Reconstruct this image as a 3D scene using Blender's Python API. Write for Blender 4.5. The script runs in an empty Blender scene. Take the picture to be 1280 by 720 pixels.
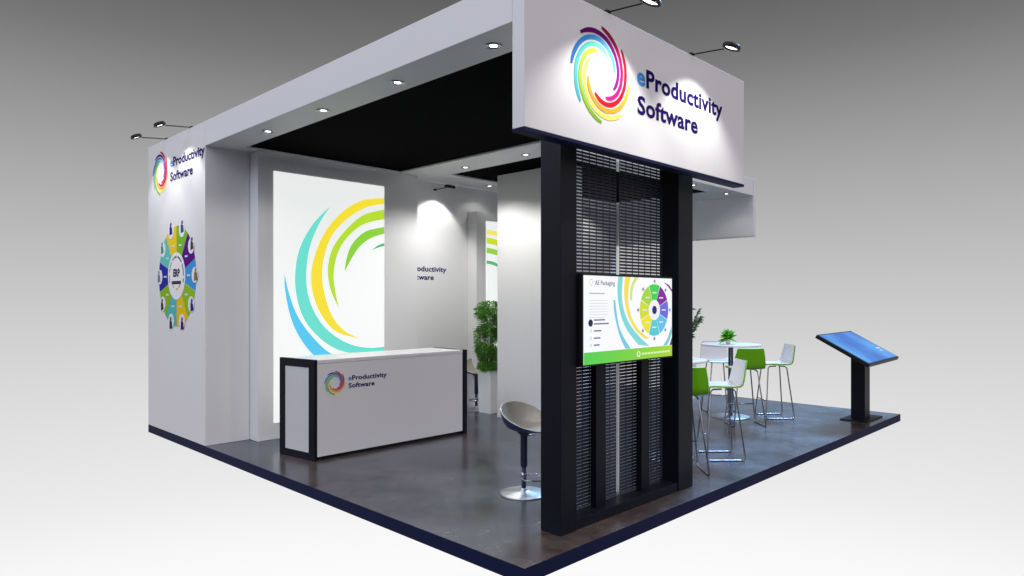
import bpy, math, random
from mathutils import Vector, Matrix

random.seed(7)
S = bpy.context.scene
COL = S.collection
U = 1.65                      # metres per layout unit (layout unit = eye height)
PI = math.pi
R = math.radians


def lin(c):
    c = c / 255.0
    return c / 12.92 if c <= 0.04045 else ((c + 0.055) / 1.055) ** 2.4


def rgb(r, g, b):
    return (lin(r), lin(g), lin(b), 1.0)


# ------------------------------------------------------------------ materials
def new_mat(name):
    m = bpy.data.materials.new(name)
    m.use_nodes = True
    return m, m.node_tree.nodes, m.node_tree.links, m.node_tree.nodes['Principled BSDF']


def mat(name, col, rough=0.5, metal=0.0, spec=0.5, var=0.0, vscale=3.0, bump=0.0, bscale=80.0, coat=0.0, emit=None, es=0.0):
    m, N, L, B = new_mat(name)
    c = tuple(col[:3]) + (1.0,)
    B.inputs['Base Color'].default_value = c
    B.inputs['Roughness'].default_value = rough
    B.inputs['Metallic'].default_value = metal
    B.inputs['Specular IOR Level'].default_value = spec
    B.inputs['Coat Weight'].default_value = coat
    tc = N.new('ShaderNodeTexCoord')
    if var > 0:
        nz = N.new('ShaderNodeTexNoise')
        nz.inputs['Scale'].default_value = vscale
        nz.inputs['Detail'].default_value = 6
        L.new(tc.outputs['Object'], nz.inputs['Vector'])
        mx = N.new('ShaderNodeMix')
        mx.data_type = 'RGBA'
        mx.inputs['A'].default_value = tuple(v * (1 - var) for v in c[:3]) + (1,)
        mx.inputs['B'].default_value = tuple(min(1, v * (1 + var)) for v in c[:3]) + (1,)
        L.new(nz.outputs['Fac'], mx.inputs['Factor'])
        L.new(mx.outputs['Result'], B.inputs['Base Color'])
    if bump > 0:
        nb = N.new('ShaderNodeTexNoise')
        nb.inputs['Scale'].default_value = bscale
        nb.inputs['Detail'].default_value = 3
        L.new(tc.outputs['Object'], nb.inputs['Vector'])
        bp = N.new('ShaderNodeBump')
        bp.inputs['Strength'].default_value = bump
        bp.inputs['Distance'].default_value = 0.004
        L.new(nb.outputs['Fac'], bp.inputs['Height'])
        L.new(bp.outputs['Normal'], B.inputs['Normal'])
    if emit:
        B.inputs['Emission Color'].default_value = tuple(emit[:3]) + (1,)
        B.inputs['Emission Strength'].default_value = es
    return m


def print_mat(name, emit=0.0, rough=0.85):
    m, N, L, B = new_mat(name)
    at = N.new('ShaderNodeAttribute')
    at.attribute_name = 'Col'
    B.inputs['Roughness'].default_value = rough
    B.inputs['Specular IOR Level'].default_value = 0.04
    if emit > 0:
        B.inputs['Base Color'].default_value = (0.03, 0.03, 0.03, 1)
        L.new(at.outputs['Color'], B.inputs['Emission Color'])
        B.inputs['Emission Strength'].default_value = emit
    else:
        L.new(at.outputs['Color'], B.inputs['Base Color'])
    return m


M = {}
M['white'] = mat('painted_white_panel', (0.80, 0.80, 0.80), 0.45, var=0.015, vscale=1.2, bump=0.03, bscale=40)
M['gray_white'] = mat('painted_pale_grey_panel', (0.60, 0.615, 0.63), 0.5, var=0.02, vscale=1.2)
M['navy'] = mat('navy_edge_laminate_and_shade', rgb(24, 32, 66), 0.6, spec=0.08, var=0.06, vscale=4)
M['charcoal'] = mat('charcoal_powder_coat', rgb(14, 17, 27), 0.45, spec=0.2, var=0.08, vscale=5, bump=0.02, bscale=150)
M['perforated'] = mat('perforated_steel', rgb(50, 53, 68), 0.45, spec=0.3, var=0.06, vscale=5)
M['black_cloth'] = mat('black_ceiling_cloth', (0.0012, 0.0012, 0.0018), 0.9, spec=0.02, var=0.1)
M['black_plastic'] = mat('black_plastic', (0.010, 0.010, 0.012), 0.5, spec=0.25, var=0.1)
M['chrome'] = mat('brushed_chrome', (0.46, 0.47, 0.48), 0.40, metal=1.0, var=0.04, vscale=8)
M['chrome_dark'] = mat('chrome_tube', (0.34, 0.35, 0.39), 0.22, metal=1.0, var=0.05, vscale=9)
M['steel'] = mat('satin_aluminium', (0.85, 0.85, 0.86), 0.3, metal=0.6, var=0.03)
M['lamp_lens'] = mat('lamp_lens', (0.9, 0.9, 0.9), 0.3, emit=(1, 0.99, 0.96), es=5.0, var=0.01)
M['box_light'] = mat('backlit_fabric', (0.25, 0.25, 0.25), 0.8, emit=(0.97, 1.0, 0.985), es=0.80, var=0.02, vscale=0.8)
M['screen_white'] = mat('screen_white', (0.02, 0.02, 0.02), 0.25, emit=(0.96, 0.97, 1.0), es=0.97, var=0.01)
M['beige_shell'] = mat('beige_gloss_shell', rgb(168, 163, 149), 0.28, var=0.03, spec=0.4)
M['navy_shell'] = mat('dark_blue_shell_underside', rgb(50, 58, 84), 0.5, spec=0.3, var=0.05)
M['green_shell'] = mat('green_plywood_lacquer', rgb(122, 204, 18), 0.35, var=0.04, vscale=6)
M['white_shell'] = mat('white_seat_lacquer', (0.82, 0.82, 0.82), 0.3, var=0.02)
M['table_white'] = mat('white_table_laminate', (0.80, 0.80, 0.80), 0.3, var=0.02)
M['leaf'] = mat('boxwood_leaf', (0.17, 0.42, 0.07), 0.45, var=0.5, vscale=14)
M['leaf_dark'] = mat('olive_leaf', (0.24, 0.32, 0.19), 0.5, var=0.4, vscale=11)
M['leaf_bright'] = mat('bright_leaf', (0.15, 0.52, 0.04), 0.45, var=0.35, vscale=20)
for k_ in ('leaf', 'leaf_dark', 'leaf_bright'):
    N = M[k_].node_tree.nodes; L = M[k_].node_tree.links
    tr = N.new('ShaderNodeBsdfTranslucent'); mx = N.new('ShaderNodeMixShader'); mx.inputs['Fac'].default_value = 0.4
    src = [l for l in L if l.to_node == N['Principled BSDF'] and l.to_socket.name == 'Base Color'][0].from_socket
    L.new(src, tr.inputs['Color']); L.new(N['Principled BSDF'].outputs['BSDF'], mx.inputs[1]); L.new(tr.outputs['BSDF'], mx.inputs[2])
    L.new(mx.outputs['Shader'], N['Material Output'].inputs['Surface'])
M['bark'] = mat('plant_stem', (0.07, 0.045, 0.025), 0.8, var=0.3, vscale=20)
M['soil'] = mat('potting_soil', (0.03, 0.022, 0.016), 0.95, var=0.4, vscale=40, bump=0.4)
M['print'] = print_mat('printed_ink')
M['print_glow'] = print_mat('backlit_ink', emit=1.0)
M['screen_ink'] = print_mat('screen_pixels', emit=0.95)

# floor: dark mottled vinyl with a satin sheen
m, N, L, B = new_mat('dark_slate_vinyl')
tc = N.new('ShaderNodeTexCoord')
n1 = N.new('ShaderNodeTexNoise'); n1.inputs['Scale'].default_value = 1.6; n1.inputs['Detail'].default_value = 10; n1.inputs['Roughness'].default_value = 0.72; n1.inputs['Distortion'].default_value = 0.4
n2 = N.new('ShaderNodeTexNoise'); n2.inputs['Scale'].default_value = 13.0; n2.inputs['Detail'].default_value = 6
L.new(tc.outputs['Object'], n1.inputs['Vector']); L.new(tc.outputs['Object'], n2.inputs['Vector'])
mm = N.new('ShaderNodeMath'); mm.operation = 'MULTIPLY_ADD'; mm.inputs[1].default_value = 0.34
L.new(n2.outputs['Fac'], mm.inputs[0]); L.new(n1.outputs['Fac'], mm.inputs[2])
cr = N.new('ShaderNodeValToRGB')
cr.color_ramp.elements[0].position = 0.50; cr.color_ramp.elements[0].color = (0.034, 0.024, 0.020, 1)
cr.color_ramp.elements[1].position = 0.88; cr.color_ramp.elements[1].color = (0.112, 0.083, 0.073, 1)
L.new(mm.outputs[0], cr.inputs['Fac']); L.new(cr.outputs['Color'], B.inputs['Base Color'])
rr = N.new('ShaderNodeMapRange'); rr.inputs['From Min'].default_value = 0.3; rr.inputs['From Max'].default_value = 0.7; rr.inputs['To Min'].default_value = 0.18; rr.inputs['To Max'].default_value = 0.29
L.new(n1.outputs['Fac'], rr.inputs['Value']); L.new(rr.outputs['Result'], B.inputs['Roughness'])
B.inputs['Specular IOR Level'].default_value = 0.0
gl = N.new('ShaderNodeBsdfGlossy'); gl.inputs['Color'].default_value = (0.72, 0.85, 1.0, 1)
L.new(rr.outputs['Result'], gl.inputs['Roughness'])
fn = N.new('ShaderNodeFresnel'); fn.inputs['IOR'].default_value = 1.55
ms = N.new('ShaderNodeMixShader')
L.new(fn.outputs['Fac'], ms.inputs['Fac']); L.new(B.outputs['BSDF'], ms.inputs[1]); L.new(gl.outputs['BSDF'], ms.inputs[2])
L.new(ms.outputs['Shader'], N['Material Output'].inputs['Surface'])
M['floor'] = m

# touchscreen: glowing blue image with soft lighter bands
m, N, L, B = new_mat('blue_touchscreen')
tc = N.new('ShaderNodeTexCoord')
nz = N.new('ShaderNodeTexNoise'); nz.inputs['Scale'].default_value = 1.3; nz.inputs['Detail'].default_value = 2
L.new(tc.outputs['Object'], nz.inputs['Vector'])
cr = N.new('ShaderNodeValToRGB')
cr.color_ramp.elements[0].position = 0.35; cr.color_ramp.elements[0].color = rgb(16, 104, 204)
cr.color_ramp.elements[1].position = 0.68; cr.color_ramp.elements[1].color = rgb(76, 168, 244)
L.new(nz.outputs['Fac'], cr.inputs['Fac']); L.new(cr.outputs['Color'], B.inputs['Emission Color'])
B.inputs['Emission Strength'].default_value = 0.92
B.inputs['Base Color'].default_value = (0.01, 0.02, 0.03, 1)
B.inputs['Specular IOR Level'].default_value = 0.2
B.inputs['Roughness'].default_value = 0.12
M['touch'] = m


# ------------------------------------------------------------------ mesh helpers
class MB:
    """collects faces; build() links them as one mesh object"""
    def __init__(s, scale=U):
        s.v = []; s.f = []; s.m = []; s.c = []; s.k = scale; s.has_c = False

    def face(s, pts, m=0, col=None):
        i = len(s.v)
        s.v += [tuple(p) for p in pts]
        s.f.append(tuple(range(i, i + len(pts)))); s.m.append(m); s.c.append(col)
        if col: s.has_c = True

    def shared(s, verts, faces, m=0, cols=None):
        i = len(s.v)
        s.v += [tuple(p) for p in verts]
        for k, f in enumerate(faces):
            s.f.append(tuple(i + a for a in f)); s.m.append(m if not isinstance(m, (list, tuple)) else m[k])
            c = cols[k] if cols else None
            s.c.append(c)
            if c: s.has_c = True

    def box(s, x0, x1, y0, y1, z0, z1, m=0, mt=None):
        P = [(x0, y0, z0), (x1, y0, z0), (x1, y1, z0), (x0, y1, z0), (x0, y0, z1), (x1, y0, z1), (x1, y1, z1), (x0, y1, z1)]
        F = [(3, 2, 1, 0), (4, 5, 6, 7), (0, 1, 5, 4), (1, 2, 6, 5), (2, 3, 7, 6), (3, 0, 4, 7)]
        s.shared(P, F, [m, m if mt is None else mt, m, m, m, m])
        return s

    def prism(s, poly, fr, c0, c1, m=0, col=None):
        """poly: ccw list of (a,b) in the frame's plane, raised from c0 to c1 along its normal"""
        n = len(poly)
        V = [fr(a, b, c0) for a, b in poly] + [fr(a, b, c1) for a, b in poly]
        F = [tuple(range(n, 2 * n)), tuple(reversed(range(n)))] + [(i, (i + 1) % n, n + (i + 1) % n, n + i) for i in range(n)]
        s.shared(V, F, m, [col] * len(F))
        return s

    def strip(s, left, right, fr, c0, c1, cols):
        """band between two rails of points, one colour per section"""
        n = len(left)
        V = [fr(a, b, c1) for a, b in left] + [fr(a, b, c1) for a, b in right] + [fr(a, b, c0) for a, b in left] + [fr(a, b, c0) for a, b in right]
        F = []; C = []
        for i in range(n - 1):
            F += [(i, n + i, n + i + 1, i + 1), (2 * n + i, i, i + 1, 2 * n + i + 1), (n + i, 3 * n + i, 3 * n + i + 1, n + i + 1)]
            C += [cols[i]] * 3
        F += [(0, 2 * n, 3 * n, n), (n - 1, 2 * n - 1, 4 * n - 1, 3 * n - 1)]; C += [cols[0], cols[-1]]
        s.shared(V, F, 0, C)
        return s

    def tube(s, pts, r, seg=8, m=0, closed=False, cap=True):
        pts = [Vector(p) for p in pts]; n = len(pts)
        V = []; F = []
        up = None
        for i, p in enumerate(pts):
            if closed: d = pts[(i + 1) % n] - pts[i - 1]
            else: d = pts[min(i + 1, n - 1)] - pts[max(i - 1, 0)]
            d.normalize()
            if up is None:
                up = Vector((0, 0, 1)) if abs(d.z) < 0.9 else Vector((1, 0, 0))
            a = d.cross(up); a.normalize(); b = a.cross(d); b.normalize(); up = b
            rad = r[i] if isinstance(r, (list, tuple)) else r
            for k in range(seg):
                t = 2 * PI * k / seg
                V.append(p + a * (math.cos(t) * rad) + b * (math.sin(t) * rad))
        for i in range(n if closed else n - 1):
            j = (i + 1) % n
            for k in range(seg):
                F.append((i * seg + k, i * seg + (k + 1) % seg, j * seg + (k + 1) % seg, j * seg + k))
        if cap and not closed:
            F.append(tuple(reversed(range(seg)))); F.append(tuple(range((n - 1) * seg, n * seg)))
        s.shared(V, F, m)
        return s

    def lathe(s, prof, c=(0, 0, 0), seg=32, m=0):
        """prof: list of (radius, z) from bottom to top, outside first"""
        V = []; F = []
        n = len(prof)
        for rad, z in prof:
            for k in range(seg):
                t = 2 * PI * k / seg
                V.append((c[0] + rad * math.cos(t), c[1] + rad * math.sin(t), c[2] + z))
        for i in range(n - 1):
            for k in range(seg):
                F.append((i * seg + k, i * seg + (k + 1) % seg, (i + 1) * seg + (k + 1) % seg, (i + 1) * seg + k))
        F.append(tuple(reversed(range(seg)))); F.append(tuple(range((n - 1) * seg, n * seg)))
        s.shared(V, F, m)
        return s

    def build(s, name, mats, parent=None, smooth=False, bevel=0.0, local=False):
        off = Vector((0, 0, 0)) if (local or parent is None) else world_loc(parent)
        me = bpy.data.meshes.new(name)
        me.from_pydata([Vector(p) * s.k - off for p in s.v], [], s.f)
        for mm_ in (mats if isinstance(mats, (list, tuple)) else [mats]):
            me.materials.append(mm_)
        for p, mi in zip(me.polygons, s.m):
            p.material_index = mi; p.use_smooth = smooth
        if s.has_c:
            ca = me.color_attributes.new('Col', 'FLOAT_COLOR', 'CORNER')
            for p, c in zip(me.polygons, s.c):
                for li in p.loop_indices:
                    ca.data[li].color = c or (0.8, 0.8, 0.8, 1)
        me.update()
        o = bpy.data.objects.new(name, me); COL.objects.link(o)
        if parent: o.parent = parent
        if bevel > 0:
            b = o.modifiers.new('bevel', 'BEVEL'); b.width = bevel; b.segments = 2; b.limit_method = 'ANGLE'
        return o


def world_loc(o):
    v = Vector(o.location)
    while o.parent:
        o = o.parent; v += Vector(o.location)
    return v


def tag(o, label=None, cat=None, group=None, kind=None):
    if label: o['label'] = label
    if cat: o['category'] = cat
    if group: o['group'] = group
    if kind: o['kind'] = kind
    return o


def thing(name, label, cat, x=0, y=0, z=0, rot=0.0, group=None):
    o = bpy.data.objects.new(name, None); COL.objects.link(o)
    o.location = (x * U, y * U, z * U); o.rotation_euler = (0, 0, rot); o.empty_display_size = 0.1
    return tag(o, label, cat, group)


def copy_tree(o, parent=None):
    c = o.copy(); COL.objects.link(c); c.parent = parent
    for ch in list(o.children):
        copy_tree(ch, c)
    return c


def face_front(x, y, z):     # sheet facing -Y
    return lambda a, b, c: (x + a, y - c, z + b)


def face_side(x, y, z):      # sheet facing -X
    return lambda a, b, c: (x - c, y - a, z + b)


def smooth_line(P, n=5):
    out = []
    for i in range(len(P) - 1):
        p0 = P[max(i - 1, 0)]; p1 = P[i]; p2 = P[i + 1]; p3 = P[min(i + 2, len(P) - 1)]
        for k in range(n):
            t = k / n
            out.append(tuple(0.5 * (2 * p1[j] + (p2[j] - p0[j]) * t + (2 * p0[j] - 5 * p1[j] + 4 * p2[j] - p3[j]) * t * t + (3 * p1[j] - p0[j] - 3 * p2[j] + p3[j]) * t ** 3) for j in (0, 1)))
    out.append(P[-1])
    return out


def swoosh(mb, A, Bk, fr, c0, c1, col):
    """flat printed band; A is one rail, Bk the other rail walked backwards"""
    n = 40
    def resample(P):
        P = smooth_line(P, 6)
        d = [0]
        for i in range(1, len(P)): d.append(d[-1] + math.dist(P[i], P[i - 1]))
        out = []; j = 0
        for k in range(n + 1):
            t = d[-1] * k / n
            while j < len(d) - 2 and d[j + 1] < t: j += 1
            w = (t - d[j]) / max(1e-9, d[j + 1] - d[j])
            out.append((P[j][0] + (P[j + 1][0] - P[j][0]) * w, P[j][1] + (P[j + 1][1] - P[j][1]) * w))
        return out
    mb.strip(resample(A), resample(list(reversed(Bk))), fr, c0, c1, [col] * n)


EMB = [(90, (160, 18, 62), (222, 40, 152)), (45, (186, 30, 62), (222, 32, 44)), (0, (250, 186, 60), (226, 160, 52)),
       (-45, (250, 240, 120), (236, 226, 92)), (-90, (132, 190, 48), (190, 208, 70)), (-135, (70, 188, 205), (128, 222, 172)),
       (180, (52, 132, 214), (104, 194, 238)), (135, (108, 8, 104), (140, 36, 150))]


def emblem(mb, fr, rad, c0, c1, k=1.0):
    n = 26
    for a0, ca, cb in EMB:
        Lf = []; Rt = []; cols = []
        for i in range(n + 1):
            t = i / n
            a = R(a0 - 163 * t); r = rad * (1.0 - 0.52 * t ** 0.95)
            w = rad * 0.052 * min(1, 6 * min(t + 0.06, 1.06 - t)) ** 0.5
            Lf.append(((r - w) * math.cos(a), (r - w) * math.sin(a))); Rt.append(((r + w) * math.cos(a), (r + w) * math.sin(a)))
            cols.append(rgb(*[ca[j] + (cb[j] - ca[j]) * t for j in range(3)]))
        mb.strip(Lf, Rt, fr, c0, c1, cols)


def lettering(mb, body, fr, x, y, width, cap, c0, c1, cols, bold=0.026):
    """flat cut letters: body set so that it is `width` wide with capitals `cap` high; cols = colour or list per letter"""
    def glyphs(txt):
        cu = bpy.data.curves.new('type', 'FONT'); cu.body = txt; cu.size = 1.0; cu.offset = bold; cu.space_character = 1.04; cu.resolution_u = 3
        ob = bpy.data.objects.new('type', cu); COL.objects.link(ob)
        bpy.context.view_layer.update()
        me = ob.evaluated_get(bpy.context.evaluated_depsgraph_get()).to_mesh()
        vs = [tuple(v.co) for v in me.vertices]; fs = [tuple(p.vertices) for p in me.polygons]
        bpy.data.objects.remove(ob); bpy.data.curves.remove(cu)
        return vs, fs
    hv, _ = glyphs('H'); H = max(v[1] for v in hv) - min(v[1] for v in hv)
    vs, fs = glyphs(body)
    x0 = min(v[0] for v in vs); x1 = max(v[0] for v in vs)
    sx = width / (x1 - x0); sy = cap / H
    if callable(cols): cf = cols
    else: cf = lambda u: cols
    V = [fr(x + (v[0] - x0) * sx, y + v[1] * sy, c1) for v in vs]
    C = [cf(sum((vs[i][0] - x0) for i in f) / len(f) / (x1 - x0)) for f in fs]
    mb.shared(V, fs, 0, C)
    # side walls of the letters
    cnt = {}
    for k, f in enumerate(fs):
        for i in range(len(f)):
            a, b = f[i], f[(i + 1) % len(f)]
            cnt[(a, b)] = k
    base = [fr(x + (v[0] - x0) * sx, y + v[1] * sy, c0) for v in vs]
    for (a, b), k in cnt.items():
        if (b, a) not in cnt:
            mb.face([V[a], base[a], base[b], V[b]], 0, C[k])


INK = rgb(34, 16, 96); EBLUE = rgb(60, 150, 225)


def logo(parent, fr, k, with_ring=True, thick=0.0016):
    """ring emblem and two lines of lettering; origin at the ring's centre"""
    if with_ring:
        mb = MB(); emblem(mb, fr, 0.2 * k, 0.0008, thick); mb.build('emblem', M['print'], parent)
    mb = MB()
    lettering(mb, 'eProductivity', fr, 0.262 * k, 0.024 * k, 0.80 * k, 0.084 * k, 0.0008, thick, lambda u: EBLUE if u < 0.085 else INK)
    mb.build('lettering', M['print'], parent)
    mb = MB()
    lettering(mb, 'Software', fr, 0.266 * k, -0.108 * k, 0.535 * k, 0.084 * k, 0.0008, thick, INK)
    mb.build('lettering', M['print'], parent)


def circle(x, y, r, n=24):
    return [(x + r * math.cos(2 * PI * i / n), y + r * math.sin(2 * PI * i / n)) for i in range(n)]


def sector(x, y, r0, r1, a0, a1, n=8):
    o = [(x + r1 * math.cos(R(a0 + (a1 - a0) * i / n)), y + r1 * math.sin(R(a0 + (a1 - a0) * i / n))) for i in range(n + 1)]
    i_ = [(x + r0 * math.cos(R(a1 + (a0 - a1) * i / n)), y + r0 * math.sin(R(a1 + (a0 - a1) * i / n))) for i in range(n + 1)]
    return o + i_


def spot(parent, loc, target, watts, size, blend=0.3, col=(1, 0.98, 0.95), soft=0.03):
    l = bpy.data.lights.new('lamp', 'SPOT'); l.energy = watts; l.spot_size = R(size); l.spot_blend = blend
    l.color = col; l.shadow_soft_size = soft
    o = bpy.data.objects.new('lamp', l); COL.objects.link(o)
    p = Vector(loc) * U; t = Vector(target) * U
    o.location = p - (world_loc(parent) if parent else Vector((0, 0, 0)))
    o.rotation_euler = (t - p).to_track_quat('-Z', 'Y').to_euler()
    if parent: o.parent = parent
    return o


# ------------------------------------------------------------------ platform floor
fl = MB(); fl.box(0, 4.79, -0.045, 4.12, -0.06, 0, m=1, mt=0)
o = fl.build('floor', [M['floor'], M['navy']]); tag(o, kind='structure')

# ------------------------------------------------------------------ walls
w = thing('side_wall', 'tall white side wall with the ring emblem above a round coloured infographic', 'wall', 0.15, 3.5, 0); w['kind'] = 'thing'
mb = MB(); mb.box(0, 0.31, 2.965, 4.12, 0.001, 2.225); mb.build('wall_panel', M['white'], w, bevel=0.003)
logo(w, face_side(0, 3.841, 1.980), 0.82)
# infographic wheel
wc = (0, 3.494, 1.177); fr = face_side(*wc)
WH = [(124, 190, 56), (92, 26, 134), (70, 156, 220), (150, 196, 48), (236, 200, 40), (88, 190, 186), (142, 190, 44), (50, 52, 160), (104, 200, 190), (240, 208, 44)]
mb = MB()
for i, c in enumerate(WH):
    a1 = 90 - 36 * i
    mb.prism(sector(0, 0, 0.165, 0.372, a1 - 35.6, a1 - 0.4), fr, 0.0008, 0.002, 0, rgb(*c))
    am = R(a1 - 18)
    # a light caption bar in each sector
    cx, cy = 0.235 * math.cos(am), 0.235 * math.sin(am)
    mb.prism([(cx - 0.028, cy - 0.006), (cx + 0.028, cy - 0.006), (cx + 0.028, cy + 0.006), (cx - 0.028, cy + 0.006)], fr, 0.002, 0.0026, 0, rgb(225, 228, 230))
w1 = mb.build('infographic_wheel', M['print'], w)
icol = [(60, 76, 140), (80, 66, 58), (140, 112, 70), (52, 40, 150), (84, 26, 110), (40, 70, 60), (60, 56, 66), (130, 130, 150), (70, 150, 130), (48, 44, 130)]
for i in range(10):
    mb = MB()
    am = R(90 - 36 * i - 18); cx, cy = 0.352 * math.cos(am), 0.352 * math.sin(am)
    mb.prism(circle(cx, cy, 0.056), fr, 0.0026, 0.0034, 0, rgb(236, 238, 240))
    k = icol[i]; g = random.uniform(0.7, 1.0)
    ox, oy = cx * 1.05, cy * 1.05
    mb.prism([(ox - .032 * g, oy - .042), (ox + .032, oy - .042 * g), (ox + .030 * g, oy + .014), (ox - .025, oy + .022)], fr, 0.0034, 0.004, 0, rgb(*k))
    mb.prism(circle(ox, oy + .034, 0.017, 12), fr, 0.0034, 0.004, 0, rgb(*[min(255, v + 20) for v in k]))
    mb.build('icon', M['print'], w1)
mb = MB()
mb.prism(circle(0, 0, 0.175, 40), fr, 0.0026, 0.0034, 0, rgb(240, 240, 242))
for a in range(-20, 200, 1):
    if a % 44 < 36:
        mb.prism(sector(0, 0, 0.135, 0.149, a, a + 1, 1), fr, 0.0034, 0.004, 0, rgb(96, 92, 104) if a < 100 else rgb(150, 150, 120))
for a, c in ((215, (200, 200, 90)), (265, (220, 196, 110)), (300, (226, 150, 110))):
    mb.prism(sector(0, 0, 0.09, 0.105, a, a + 26, 4), fr, 0.0034, 0.004, 0, rgb(*c))
lettering(mb, 'ERP', fr, -0.062, -0.002, 0.13, 0.058, 0.0034, 0.0042, rgb(36, 34, 46), 0.045)
mb.prism([(-0.092, -0.06), (0.092, -0.06), (0.092, -0.036), (-0.092, -0.036)], fr, 0.0034, 0.004, 0, rgb(70, 68, 78))
mb.build('wheel_centre', M['print'], w1)

w = thing('back_wall', 'white back wall with two lines of dark lettering lit by an arm lamp', 'wall', 2.5, 3.0, 0); w['kind'] = 'thing'
mb = MB(); mb.box(0.312, 4.76, 2.965, 3.06, 0.001, 2.0547); mb.build('wall_panel', M['white'], w, bevel=0.003)
logo(w, face_front(1.546, 2.965, 1.240), 0.56, with_ring=False)

w = thing('partition_wall', 'plain white partition wall behind the beige tub stool', 'wall', 2.25, 1.96, 0); w['kind'] = 'thing'
mb = MB(); mb.box(2.21, 2.36, 1.56, 2.37, 0.001, 2.062); mb.build('wall_panel', M['white'], w, bevel=0.003)
mb = MB(); mb.box(2.198, 2.209, 1.57, 2.36, 0.002, 0.03); mb.build('skirting', M['white'], w)

# ------------------------------------------------------------------ light boxes
def light_box(name, label, x0, x1, z1, px0, px1, pz0, pz1):
    t = thing(name, label, 'light box', (x0 + x1) / 2, 2.9, 0, group='backlit boxes on the back wall')
    mb = MB(); mb.box(x0, x1, 2.842, 2.962, 0.001, z1); mb.build('frame', M['white'], t, bevel=0.003)
    mb = MB(); mb.box(px0, px1, 2.836, 2.8405, pz0, pz1); mb.build('backlit_panel', M['box_light'], t)
    return t


YEL, TEAL, BLU, LIME, GRN, DKG = rgb(246, 224, 52), rgb(106, 222, 208), rgb(84, 200, 242), rgb(182, 222, 46), rgb(140, 210, 56), rgb(70, 186, 110)
t = light_box('light_box', 'tall backlit light box behind the counter with sweeping blue, yellow and green arcs', 0.314, 1.72, 2.054, 0.431, 1.377, 0.118, 1.925)
fr = lambda a, b, c: (a, 2.836 - c, b)
SW = [
 (YEL, [(1.375, 1.831), (1.17, 1.791), (0.987, 1.682), (0.838, 1.515), (0.753, 1.335), (0.722, 1.183), (0.741, 1.032), (0.813, 0.879), (0.937, 0.755), (1.143, 0.695)], [(1.142, 0.697), (1.0, 0.764), (0.899, 0.878), (0.838, 1.032), (0.813, 1.185), (0.833, 1.339), (0.899, 1.497), (1.026, 1.629), (1.196, 1.736), (1.375, 1.784)]),
 (TEAL, [(0.882, 1.716), (0.741, 1.573), (0.636, 1.394), (0.597, 1.222), (0.602, 1.052), (0.659, 0.871), (0.777, 0.728), (0.937, 0.622), (1.143, 0.572), (1.375, 0.578)], [(1.375, 0.62), (1.223, 0.618), (1.038, 0.661), (0.862, 0.768), (0.753, 0.902), (0.694, 1.053), (0.683, 1.203), (0.706, 1.376), (0.777, 1.554), (0.881, 1.715)]),
 (BLU, [(0.512, 1.188), (0.516, 1.073), (0.556, 0.884), (0.625, 0.733), (0.73, 0.6), (0.90, 0.47), (1.12, 0.40), (1.375, 0.39)], [(1.375, 0.45), (1.15, 0.47), (0.887, 0.591), (0.73, 0.729), (0.613, 0.883), (0.545, 1.052), (0.513, 1.187)]),
 (LIME, [(1.375, 1.737), (1.17, 1.671), (1.0, 1.526), (0.899, 1.386), (0.862, 1.23), (0.887, 1.077), (0.957, 0.939)], [(0.956, 0.94), (0.924, 1.077), (0.912, 1.21), (0.949, 1.367), (1.038, 1.495), (1.183, 1.604), (1.375, 1.659)]),
 (GRN, [(1.375, 1.596), (1.196, 1.545), (1.077, 1.441), (1.026, 1.326), (1.008, 1.224)], [(1.01, 1.225), (1.064, 1.316), (1.143, 1.422), (1.251, 1.498), (1.375, 1.541)]),
 (DKG, [(1.256, 1.401), (1.319, 1.444), (1.375, 1.464)], [(1.375, 1.44), (1.319, 1.425), (1.257, 1.40)])]
mb = MB()
for c, A, Bk in SW: swoosh(mb, A, Bk, fr, 0.0004, 0.0014, c)
mb.build('printed_arcs', M['print_glow'], t)

t = light_box('light_box', 'second, lower light box with yellow and green bands peeping out beside the partition wall', 2.40, 3.55, 1.82, 2.52, 3.43, 0.118, 1.74)
mb = MB()
for c, r0, r1, ex in ((rgb(240, 228, 110), 0.63, 0.675, 1.12), (rgb(200, 220, 40), 0.545, 0.60, 1.1), (rgb(150, 206, 60), 0.455, 0.505, 1.08), (DKG, 0.355, 0.385, 1.05)):
    A = []; Bk = []
    for i in range(13):
        a = R(90 - 9 * i)
        A.append((2.523 + r0 * ex * math.cos(a), 0.985 + r0 * math.sin(a))); Bk.append((2.523 + r1 * ex * math.cos(a), 0.985 + r1 * math.sin(a)))
    A = [(max(p[0], 2.5225), p[1]) for p in A]; Bk = [(max(p[0], 2.5225), p[1]) for p in Bk]
    swoosh(mb, A, list(reversed(Bk)), fr, 0.0004, 0.0014, c)
mb.build('printed_arcs', M['print_glow'], t)

# ------------------------------------------------------------------ canopy: beams, fascia and black ceiling
Z0, Z1 = 2.055, 2.225
can = thing('canopy', 'white flat canopy of boxed beams round black ceiling cloth', 'canopy', 1.5, 1.5, Z0)
mb = MB(); mb.box(0, 0.22, 0.0205, 2.963, Z0, Z1); mb.build('side_fascia', M['white'], can, bevel=0.003)
mb = MB(); mb.box(1.53, 1.875, 0.0205, 2.598, Z0, Z1); mb.build('cross_beam', M['white'], can, bevel=0.003)
mb = MB(); mb.box(0.222, 4.758, 2.60, 2.963, Z0 + 0.001, Z1 - 0.002); mb.box(0.222, 1.528, 2.575, 2.598, Z0 - 0.001, Z0 + 0.05)
mb = MB(); mb.box(1.53, 4.758, 2.60, 2.963, Z0 + 0.001, Z1 - 0.002); mb.build('rear_beam', M['white'], can, bevel=0.003)
mb = MB(); mb.box(0.222, 1.528, 2.822, 2.963, Z0 + 0.0005, Z1 - 0.002); mb.build('rear_header', M['white'], can, bevel=0.002)
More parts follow.
